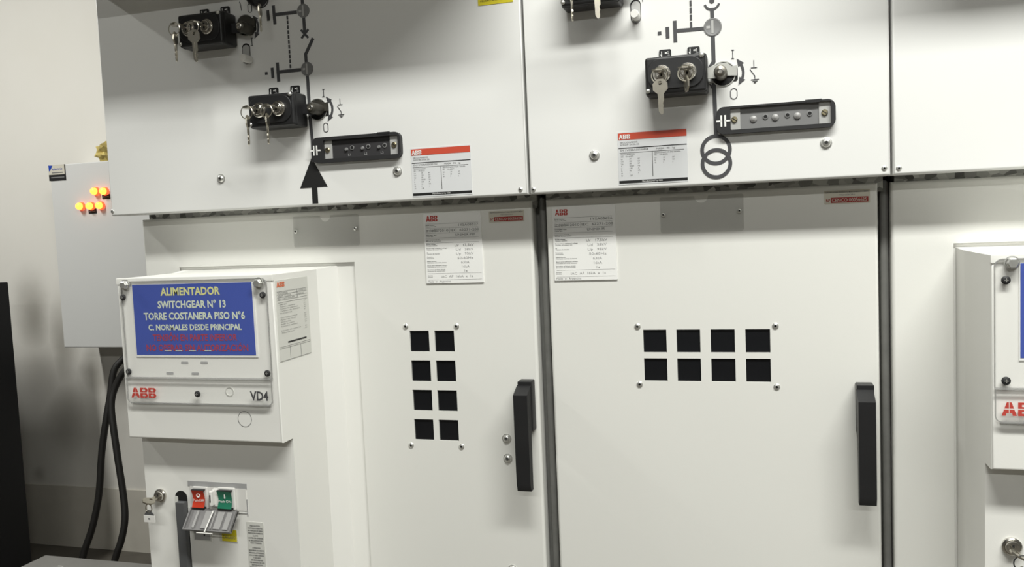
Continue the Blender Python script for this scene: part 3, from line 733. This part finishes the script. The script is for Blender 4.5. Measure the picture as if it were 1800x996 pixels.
cb = at(1187, 130, YU-.04)+d12
def pix(v):
    r = v-Vector((0, 0, H)); return 900+FPX*r.dot(RR)/r.dot(FF), 498-FPX*r.dot(UU)/r.dot(FF)
box2a, lk2a = interlock(pan2, 1035, -27, at(1107, -30, YU-.014))
drive_socket(pan2, 1271, 130, 1266, 125, False)
slot_knob(pan2, 1117.5, 20, 1115, 24)
voltage_indicator(pan2, ((1258.5, 190), (1467, 174.5), (1468.8, 222.5), (1261.5, 238.5)), ((1283.5, 192.3), (1459, 177.6), (1460.8, 216), (1285.3, 230)), (1271.8, 213.7), False)
keyset(lk2b[0], 'key set in the left lock of the charcoal interlock box with broad octagonal key hanging', 'face', .05, hl=.047)
keyset(lk2b[1], 'single key in the right lock of the charcoal interlock box, nothing hanging', 'edge', .05, hl=.018)
keyset(lk2a[0], 'key set at the top picture edge, left of two hanging blades', 'edge', .05)
keyset(lk2a[1], 'key set at the top picture edge, right of two hanging blades', 'turn', .05)

# ================================================================== circuit breakers
def breaker(x0, label, full):
    """withdrawable breaker standing in its door opening: hood above, body below"""
    w = .281; x1 = x0+w; zt, zb = H-.0612, H-.3172
    t = thing('circuit_breaker', ((x0+x1)/2, (YB+YD)/2, .12), label, 'circuit breaker', 'circuit breakers in the cabinet doors')
    b = MB()                                            # hood: folded sheet with open underside lip
    b.plate(x0, x1, zb, zt, YB, YD-.004-YB, 'paint_breaker', (), .003, 3)
    b.box(x0-.0008, x1+.0008, YB-.0012, YB+.004, zt-.0095, zt+.0008, 'paint_breaker', .0012, 2)
    lab(b.build('hood', t), 'light grey protruding hood')
    b = MB(); b.box(x0, x1, YL, YD+.25, .12, zb, 'paint_breaker'); body = b.build('body', t)
    # flared frame around hood and body inside the opening
    b = MB(); f0, f1 = (OPX0-.002+(x0-X0L), OPX1+.002+(x0-X0L))
    b.ringprism([(f0, .138), (f1, .138), (f1, OPZ+.002), (f0, OPZ+.002)], [(x0+.002, .15), (x1-.002, .15), (x1-.002, zt-.002), (x0+.002, zt-.002)], YD+.0045, YD+.0075, 'paint_breaker')
    for s, xa, xf in ((1, x1, .020), (-1, x0, .004)):
        xa2 = xa+s*xf
        b.face([(xa, YD-.030, .15), (xa2, YD+.0045, .15), (xa2, YD+.0045, zt+.003), (xa, YD-.030, zt)][::s], 'paint_breaker')
    b.face([(x0, YD-.030, zt), (x1, YD-.030, zt), (x1+.02, YD+.0045, zt+.003), (x0-.004, YD+.0045, zt+.003)], 'paint_breaker')
    b.build('surround', t)
    # clear cover sheet, folded lower band
    sh = 0 if full else -.0075; c0, c1 = x0+.0100+sh, x1-.0085; ct = zt-.0040; cb = zb+.0590; cf = cb+.0400
    e = YB-.0040
    b = MB(); P = rrect(c0, c1, cf-.002, ct, .009, 5); P = [p for p in P if p[1] > cf+.02] + [(c0, cf), (c1, cf)]
    b.prism(P, e, e+.0022, 'clear')
    Q = [p for p in rrect(c0, c1, cb, cf+.03, .007, 5) if p[1] < cb+.02]; Q = [(c1, cf), (c0, cf)]+Q
    b.prism(Q, e-.0030, e-.0008, 'clear'); 
    def inset(R, d):
        mx, mz = (min(p[0] for p in R)+max(p[0] for p in R))/2, (min(p[1] for p in R)+max(p[1] for p in R))/2
        hx, hz = max(p[0] for p in R)-mx, max(p[1] for p in R)-mz
        return [(mx+(p[0]-mx)*(hx-d)/hx, mz+(p[1]-mz)*(hz-d)/hz) for p in R]
    b.ringprism(P, inset(P, .0009), e-.0001, e+.0023, 'clear_edge'); b.ringprism(Q, inset(Q, .0009), e-.0031, e-.0007, 'clear_edge'); b.box(c0+.006, c1-.006, e-.0032, e+.003, cb-.0012, cb+.0002, 'clear_edge')
    b.face([(c0, e-.0030, cf), (c1, e-.0030, cf), (c1, e, cf+.003), (c0, e, cf+.003)], 'clear')
    cover = lab(b.build('cover', t), 'clear plastic cover sheet')
    off = x0-X0L
    F = lambda px, py, Y=YB: at(px, py, Y)+Vector((off, 0, 0))
    for q in ((220.8, 500.5), (455, 497)): screw('hex', F(*q, e-.0002), cover)
    for q in ((216.8, 522.5), (462, 518), (226.8, 652.8), (470.4, 655.6)): screw('black', F(*q, e-.0002), cover)
    for q in ((347.6, 692),): screw('black', F(*q, e-.0030), cover)
    # paper sign behind the cover
    sx0, sx1, sz0, sz1 = rect(YB, (233.5, 500.3), (443, 495.8), (451, 624), (242, 623)); sx0 += off; sx1 += off
    b = MB(); ys = YB-.0014
    b.box(sx0-.001, sx1+.0035, ys, YB-.0002, sz0-.003, sz1+.001, 'print_white'); b.box(sx0, sx1, ys-.0003, ys, sz0, sz1, 'sign_blue')
    if full:
        sw = sx1-sx0; ye = ys-.0006
        for s, a, c_, py, h, m, bd in (('ALIMENTADOR', .243, .742, 511, .0117, 'sign_yellow', .032), ('SWITCHGEAR N° 13', .212, .783, 534, .0108, 'sign_pale', .032), ('TORRE COSTANERA PISO N°6', .085, .932, 554.5, .0108, 'sign_pale', .032),
                                   ('C. NORMALES DESDE PRINCIPAL', .118, .900, 574.3, .0085, 'sign_pale', .032), ('TENSIÓN EN PARTE INFERIOR', .150, .858, 592.5, .0098, 'sign_red', .026), ('NO OPERAR SIN AUTORIZACIÓN', .088, .942, 610.5, .0098, 'sign_red', .026)):
            b.text(s, sx0+sw*a, sx0+sw*c_, F(340, py).z, h, ye, m, bd)
        for px in (297, 316, 340, 367): q = F(px, 615.8); b.box(q.x-.006, q.x+.006, ye-.0002, ye+.0001, q.z-.0006, q.z+.0006, 'sign_pale')
    lab(b.build('sign', t), 'blue paper sign with white border behind the clear cover')
    b = MB()
    for px, py in ((325, 637), (359, 637), (299, 655.6), (343.5, 656.2)):
        q = F(px, py); b.prism(rrect(q.x-.0066, q.x+.0066, q.z-.0018, q.z+.0018, .0012, 3), YB-.0005, YB-.0001, 'print_faint'); b.build('slot_cover', t); b = MB()
    q = F(404, 687.5); b.ringprism(circ(q.x, q.z, .0074, 22), circ(q.x, q.z, .0060, 22), YB-.0008, YB-.0001, 'label_paper'); b.build('round_opening', t); b = MB()
    q = F(430.5, 736); b.ringprism(circ(q.x, q.z, .0122, 30), circ(q.x, q.z, .0116, 30), YB-.0004, YB-.0001, 'print_soft'); b.build('knockout', t); b = MB()
    a_, c_ = F(231.5, 699, e-.0034), F(273.6, 680.8, e-.0034); b.logo(a_.x+sh*1.25, c_.x+sh*1.25, F(252, 698.8, e-.0034).z, F(252, 681.2, e-.0034).z, e-.0034, 'logo_red'); lab(b.build('logo', t), 'red block letter logo'); b = MB()
    if full:
        a_, c_ = F(439.6, 696, e-.0034), F(471.5, 696, e-.0034); b.text('VD4', a_.x, c_.x, F(455, 695.5, e-.0034).z, .0137, e-.0034, 'print_grey', .03); b.build('type_lettering', t)
    # body front
    G = lambda px, py, Y=YL: at(px, py, Y)+Vector((off, 0, 0))
    c = G(283, 870); b = MB()
    b.lathe(c.x, c.z, [(.0112, YL+.001), (.0112, YL-.003), (.0096, YL-.0042), (.0086, YL-.0036), (.0080, YL-.0075), (.0066, YL-.0080), (0, YL-.0080)], 'chrome', 28)
    b.box(c.x-.0012, c.x+.0012, YL-.0083, YL-.0079, c.z-.004, c.z+.004, 'dark_hole'); lk = b.build('lock_cylinder', t)
    if full:
        x, z0 = G(318, 863).x, G(318, 862).z; b = MB()
        b.prism(rrect(x-.0115, x+.0115, .2, z0, .0110, 8), YL-.0004, YL+.0002, 'dark_hole'); b.prism(rrect(x-.0118, x-.0062, .2, z0-.009, .0026, 4), YL-.0010, YL, 'label_paper')
        sl = b.build('lever_slot', t)
        b = MB(); b.box(x-.0052, x+.0110, YL-.010, YL-.0002, .21, z0-.0165, 'lever_grey', .0012, 2); b.build('charging_lever', sl)
        r0 = G(329, 844); r1 = G(437, 902); b = MB(); xa, xb = r0.x+.001, r1.x; za, zb2 = r1.z, G(380, 847).z
        b.box(xa, xb, YL-.0006, YL+.0002, zb2-.0085, zb2, 'print_faint'); b.box(xa+.004, xb-.002, YL-.0009, YL+.0002, za+.004, zb2-.0085, 'white_plastic'); b.box(xb-.0016, xb-.0004, YL-.0010, YL, za-.004, zb2-.025, 'print_faint'); b.box(xb-.020, xb-.001, YL-.0011, YL, za-.0004, za+.0006, 'print_faint')
        ctl = lab(b.build('control_recess', t), 'recessed push button field')
        for (pa, pb, ya, yb, m, s1) in ((344, 367, 857, 888, 'button_red', 'O'), (388.5, 414.5, 858.5, 890, 'button_green', 'I')):
            A, B = G(pa, ya), G(pb, yb); xa2, xb2, zt2, zb3 = A.x, B.x, A.z, B.z; b = MB()
            b.box(xa2-.003, xb2+.003, YL-.006, YL-.0008, zb3-.004, zt2+.004, 'white_plastic', .002, 2)
            # concave button cap
            N = 8; bm = bmesh.new(); V = []
            for k in range(N+1):
                tt = k/N; y = YL-.0125+.0040*math.sin(PI*tt); V.append([bm.verts.new((xx, y, zb3+(zt2-zb3)*tt)) for xx in (xa2, xb2)])
            for k in range(N): bm.faces.new((V[k][0], V[k][1], V[k+1][1], V[k+1][0]))
            b.merge(bm, m)
            b.box(xa2, xb2, YL-.0124, YL-.0055, zb3-.0022, zb3, 'dark_hole'); b.box(xa2, xb2, YL-.0124, YL-.0055, zt2, zt2+.0010, 'frame_plastic')
            xm = (xa2+xb2)/2; zc = zb3+(zt2-zb3)*.68
            if s1 == 'O': b.ringprism(circ(xm, zc, .0035, 18), circ(xm, zc, .0022, 18), YL-.0102, YL-.0085, 'print_white')
            else: b.box(xm-.0008, xm+.0008, YL-.0102, YL-.0085, zc-.0035, zc+.0035, 'print_white')
            b.text('Push OFF' if s1 == 'O' else 'Push ON', xa2+.0015, xb2-.001, zb3+(zt2-zb3)*.40, .0042, YL-.0100, 'print_white', .01)
            lab(b.build('push_button', ctl), 'red off push button' if s1 == 'O' else 'green on push button')
        A, B = G(368, 862, YL-.012), G(376, 889, YL-.012); b = MB()
        b.box(A.x, B.x+.009, YL-.008, YL-.0008, B.z-.004, A.z+.002, 'white_plastic', .003, 3); b.box(A.x+.0005, A.x+.006, YL-.016, YL-.006, B.z, A.z, 'white_plastic', .002, 3)
        b.box(A.x+.0022, A.x+.0042, YL-.0163, YL-.0158, B.z+.007, A.z-.006, 'dark_hole'); b.build('padlock_boss', ctl)
        # tilted guard flap, hinged below the buttons
        h0, h1 = G(338, 893, YL-.008), G(419, 895, YL-.008); b = MB(); fw = h1.x-h0.x; fl = .0345
        Tt = Matrix.Translation((h0.x, YL-.008, h0.z)) @ Matrix.Rotation(math.radians(-40), 4, 'X')
        b.box(0, fw, -.002, 0, -fl, 0, 'smoke_grey', T=Tt)
        for xx in (0, fw-.0022): b.box(xx, xx+.0022, -.006, .002, -fl, 0, 'smoke_grey', T=Tt)
        for xx, ww in ((.014, .004), (.030, .012), (.047, .0022), (.053, .012), (.070, .009)):
            if xx+ww < fw: b.box(xx, xx+ww, -.0045, -.0018, -fl+.002, -.004, 'rib_grey', .0006, 1, T=Tt)
        b.box(0, fw, -.006, .001, -fl-.0016, -fl, 'smoke_grey', T=Tt); b.tube([Tt @ Vector((fw*.52, -.006, -.004)), Tt @ Vector((fw*.50, -.007, -fl-.004))], .0011, 'white_plastic', 8, 0)
        b.tube([Tt @ Vector((fw*.34, -.007, -fl-.006)), Tt @ Vector((fw*.68, -.007, -fl-.006))], .0010, 'white_plastic', 8, 0)
        lab(b.build('guard_flap', t), 'grey ribbed plastic guard flap hinged open')
        A, B = G(342, 929), G(371, 949); b = MB(); b.box(A.x-.002, B.x+.002, YL-.0012, YL, B.z-.0015, A.z, 'label_paper'); b.box(A.x, B.x, YL-.0016, YL-.001, B.z, A.z, 'rib_grey'); b.box(A.x+.018, A.x+.0205, YL-.0019, YL-.0014, B.z+.007, A.z-.004, 'print_black'); b.build('spring_indicator', t)  # window face greyed to paint in the shadow of its frame
        A, B = G(388.5, 929), G(417.5, 951.5); b = MB(); b.box(A.x-.003, B.x+.001, YL-.0012, YL, B.z-.001, A.z, 'label_paper'); b.box(A.x+.002, B.x, YL-.0016, YL-.001, B.z, A.z, 'label_yellow'); b.text('CARGADO', A.x+.004, B.x-.002, A.z-.012, .0056, YL-.0019, 'print_soft'); lab(b.build('charge_indicator', t), 'yellow spring charge indicator')
        A = G(433, 916); B = G(463, 917); b = MB(); b.box(A.x, B.x, YL-.0005, YL+.0002, .50, A.z, 'label_paper')
        z = A.z-.006
        k = 0
        W_ = ('PRECAUCION', 'NO EXTRAER EL INTERRUPTOR', 'EN POSICION DE CIERRE', 'VERIFICAR ENCLAVAMIENTOS', 'LLAVE', 'ANTES DE OPERAR', 'EL SECCIONADOR', 'CON TENSION', '', 'ATENCION', 'MANIOBRAR SOLAMENTE', 'PERSONAL AUTORIZADO', 'CON LA PUERTA CERRADA', 'Y EQUIPO', 'DE SEGURIDAD', 'VER MANUAL DE USO', 'INSTALACION', 'Y MANTENIMIENTO', '', 'CAUTION', 'DO NOT RACK OUT', 'WHEN CLOSED')
        for s in W_:
            if s:
                hw = min(.0135, .0009*len(s)); b.text(s, (A.x+B.x)/2-hw, (A.x+B.x)/2+hw, z, .0021, YL-.0008, 'print_soft', .03)
            z -= .0040
        lab(b.build('caution_label', t), 'narrow silver label with centred small print')
        # rating label on the hood's right side
        X = x1
        pts = [atX(px, py, X) for px, py in ((484, 492), (540, 486), (546.5, 620), (490, 637))]
        ya = (pts[0].y+pts[3].y)/2; yb = (pts[1].y+pts[2].y)/2; zt2 = (pts[0].z+pts[1].z)/2; zb2 = (pts[2].z+pts[3].z)/2
        T = Matrix.Translation((X, ya, 0)) @ Matrix.Rotation(PI/2, 4, 'Z'); b = MB(T); lw, lh = yb-ya, zt2-zb2
        b.box(0, lw, -.0005, .0003, zb2, zt2, 'label_paper'); e2 = -.0008
        b.logo(lw*.04, lw*.27, zt2-lh*.085, zt2-lh*.025, e2, 'logo_orange')
        for f_ in (.14, .175, .21, .245, .275): b.box(lw*.04, lw*.95, e2, 0, zt2-lh*(f_+.003), zt2-lh*f_, 'print_soft')
        b.box(lw*.64, lw*.65, e2, 0, zt2-lh*.245, zt2-lh*.14, 'print_soft')
        for k, (s, f_) in enumerate((('INTERRUPTOR', .158), ('VD4/P 17.06.16', .193), ('No 1VC1AL00', .228))): b.text(s, lw*.05, lw*(.35+.1*k), zt2-lh*f_, lh*.016, e2-.0002, 'print_soft')
        b.text('VD4/P17', lw*.68, lw*.92, zt2-lh*.16, lh*.016, e2-.0002, 'print_soft'); b.text('CEI 17', lw*.68, lw*.85, zt2-lh*.2, lh*.016, e2-.0002, 'print_soft')
        for k in range(14):
            if k in (5, 11): continue
            f_ = .30+k*.027; ww = (.2, .45, .55, .6, .35, 0, .5, .45, .3, .4, .5, 0, .6, .4)[k]
            b.text(('IEC', 'Tension nominal', 'Tension de aislamiento', 'Tension de impulso', 'Frecuencia', '', 'Corriente nominal', 'Poder de corte', 'Duracion', 'Poder de cierre', 'Secuencia de maniobras', '', 'Mando de resorte', 'Tension aux.')[k], lw*.1, lw*(.1+ww), zt2-lh*f_, lh*.013, e2-.0002, 'print_soft')
            b.text('kV', lw*.84, lw*.90, zt2-lh*f_, lh*.012, e2-.0002, 'print_soft')
        b.box(lw*.28, lw*.86, e2, 0, zt2-lh*.79, zt2-lh*.77, 'print_black')
        for f_ in (.82, .84, .995): b.box(lw*.02, lw*.98, e2, 0, zt2-lh*(f_+.003), zt2-lh*f_, 'print_soft')
        for f_ in (.33, .66): b.box(lw*f_, lw*(f_+.006), e2, 0, zb2, zt2-lh*.84, 'print_soft')
        lab(b.build('rating_label', t), 'paper rating label on the right side of the hood')
    return t, Vector((c.x, YL-.008, c.z))
X0L = -.9778
br1, bk1 = breaker(X0L, 'circuit breaker with blue and yellow lettered sign, standing in the left cabinet door', True)
br2, bk2 = breaker(.2622, 'circuit breaker cut off by the right picture edge, only its left side showing', False)
keyset(bk1, 'key set with white tag in the breaker lock left of the red push button', 'edge', .35, spare=False, tagged=True, m='nickel')
keyset(bk2, 'key set in the lock at the lower right corner of the picture', 'edge', .5, ring='black_plastic', hx=.003)

# ================================================================== left background
YC = 2.46
a = at(88, 290, YC); c = at(113, 610.5, YC); x0 = (a.x+c.x)/2; z1 = a.z; z0 = c.z; x1 = x0+.50
cbx = thing('control_box', ((x0+x1)/2, YW-.08, z0), 'light grey wall control box with glowing orange lamps at the left', 'control box')
b = MB(); b.box(x0+.004, x1-.004, YC+.016, YW-.0005, z0+.004, z1-.004, 'box_grey', .004, 2); b.build('enclosure', cbx)
b = MB(); b.plate(x0, x1, z0, z1, YC, .018, 'box_grey', (), .004, 3); dr = b.build('door', cbx)
for px, py in ((168.5, 335), (184.5, 335), (143, 361.5), (160.5, 361), (177.5, 360)):
    q = at(px+1.5, py+1, YC); b = MB()
    b.lathe(q.x, q.z, [(.0150, YC), (.0150, YC-.006), (.0140, YC-.010), (.0125, YC-.010)], 'lamp_rim', 22); b.lathe(q.x, q.z, [(.0125, YC-.009), (.0122, YC-.017), (.0095, YC-.022), (.004, YC-.0245), (0, YC-.025)], 'lamp_core', 22)
    lab(b.build('pilot_lamp', cbx), 'glowing orange pilot lamp')
for (px, py, w, h) in ((163, 371, .034, .016), (187, 345.5, .034, .016)):
    q = at(px, py, YC); b = MB(); b.box(q.x-w/2, q.x+w/2, YC-.0015, YC+.0005, q.z-h/2, q.z+h/2, 'print_black'); b.box(q.x-w*.36, q.x+w*.36, YC-.0018, YC-.0014, q.z-h*.1, q.z+h*.08, 'print_soft'); lab(b.build('nameplate', cbx), 'black nameplate under the lamps')
lx0, lx1, lz0, lz1 = rect(YC, (85.5, 291.5), (114, 287.5), (117, 316), (87, 318.5)); b = MB(); lh = lz1-lz0
b.box(lx0, lx1, YC-.0015, YC+.0005, lz0, lz1, 'print_black'); b.box(lx0+.0005, lx1-.003, YC-.0022, YC-.0012, lz0+lh*.38, lz1, 'label_yellow_pale' if 'label_yellow_pale' in M else 'label_cream')
b.prism([(lx0+.002, lz1-.001), (lx0+.020, lz1-.002), (lx0+.008, lz1-.020), (lx0+.003, lz1-.022)], YC-.0026, YC-.002, 'sign_blue'); b.text('electric', lx0+.018, lx1-.012, lz0+lh*.74, .009, YC-.0026, 'sign_blue'); b.box(lx0+.015, lx1-.01, YC-.0026, YC-.002, lz0+lh*.47, lz0+lh*.53, 'print_soft')
b.box(lx0+.01, lx1-.006, YC-.0019, YC-.0013, lz0+lh*.17, lz0+lh*.24, 'print_soft')
lab(b.build('maker_label', cbx), 'small silver and black label in the box corner')
# crumpled wrapped bit on top of the control box
b = MB()
import random
rnd = random.Random(4)
bm = bmesh.new(); bmesh.ops.create_icosphere(bm, subdivisions=3, radius=1)
q = at(181, 268, YC+.05)
for v in bm.verts:
    n = v.co.copy(); k = 1+.22*math.sin(7*n.x+3*n.z)+.18*math.sin(9*n.z-4*n.y+1)+rnd.uniform(-.07, .07)
    v.co = Vector((q.x+.010+.036*n.x*k, YC+.07+.04*n.y*k, z1+.036+.036*n.z*k*(1.05 if n.z > 0 else .98)))
    v.co.z = max(v.co.z, z1-.0035)
b.merge(bm, 'wrap'); tag(b.build('crumpled_wrapping', None, 20), 'crumpled yellowish wrapping lying on top of the grey control box', 'wrapping')
# two cables
def cable(P, label, Y0, Y1):
    pts = [at(px, py, Y0+(Y1-Y0)*k/(len(P)-1)) for k, (px, py) in enumerate(P)]
    pts.append(pts[-1]+Vector((-.03, -.02, -.12))); pts.append(Vector((pts[-1].x-.05, pts[-1].y, .013)))
    b = MB(); b.tube(pts, .0118, 'cable_black', 12, 6); return tag(b.build('power_cable'), label, 'cable', 'black cables below the control box')
cable([(256, 628), (236, 620), (214, 633), (199.7, 653), (193.6, 696), (187, 735), (179, 794), (174, 867), (163, 924), (147, 973)], 'black cable bending left to the floor below the grey control box', YC+.03, 2.30)
cable([(262, 650), (238, 640), (217, 654), (201, 684), (195.6, 712), (199.7, 753), (207.8, 810), (217, 871), (219.5, 912), (213.5, 948), (202, 983)], 'black cable bulging right towards the switchgear below the grey control box', YC-.01, 2.27)
# black cabinet at the left edge
b = MB(); q = at(18, 495, 2.30); X = at(36, 745, 2.30).x
bk = thing('black_cabinet', (X-.35, 2.1, 0), 'plain black cabinet standing at the left picture edge', 'cabinet')
b.box(X-.70, X, 1.96, 2.30, .03, q.z, 'cabinet_black', .004, 2); b.build('housing', bk)
b = MB(); b.plate(X-.695, X-.005, .05, q.z-.005, 1.942, .018, 'cabinet_black', (), .003); b.build('door', bk)
b = MB(); b.box(X-.69, X-.01, 1.98, 2.29, 0, .03, 'cabinet_black'); b.build('plinth', bk)
# low grey metal trough in front of the cables
YT = 1.92; q = at(80, 974.5, YT); zt = q.z
tr = thing('cable_trough', (q.x+.45, 1.6, 0), 'low grey metal trough with scuffed lid at the bottom left corner', 'trough')
b = MB(); b.box(q.x+.006, q.x+.86, 1.30, YT-.006, 0, zt-.012, 'trough_grey', .003, 2); b.build('body', tr)
b = MB(); b.box(q.x, q.x+.866, 1.294, YT, zt-.014, zt, 'trough_grey', .003, 2)
for k in range(9): x = q.x+.02+rnd.uniform(0, .1); y = YT-.05-rnd.uniform(0, .12); b.box(x, x+rnd.uniform(.006, .02), y, y+.003, zt, zt+.0003, 'label_paper')
b.build('lid', tr)

# ------------------------------------------------------------------ light
def area(name, loc, target, sx, sy, power, col=(.98, .985, .935)):
    l = bpy.data.lights.new(name, 'AREA'); l.shape = 'RECTANGLE'; l.size = sx; l.size_y = sy; l.energy = power; l.color = col
    o = bpy.data.objects.new(name, l); C.objects.link(o); o.location = loc
    return o
area('ceiling_lamp_near', (.52, .12, 2.85), None, 1.9, .25, 62)
area('ceiling_lamp_far', (.2, -2.6, 2.75), None, 3.0, .12, 50)
area('ceiling_lamp_aisle', (-2.67, 1.0, 2.75), None, .12, .9, 38)
w = bpy.data.worlds.new('world'); bpy.context.scene.world = w; w.use_nodes = True
w.node_tree.nodes['Background'].inputs[0].default_value = (.9, .95, 1, 1); w.node_tree.nodes['Background'].inputs[1].default_value = .0
vs = bpy.context.scene.view_settings
vs.view_transform = 'Standard'; vs.look = 'None'; vs.gamma = 1; vs.use_curve_mapping = False; vs.exposure = 0.62
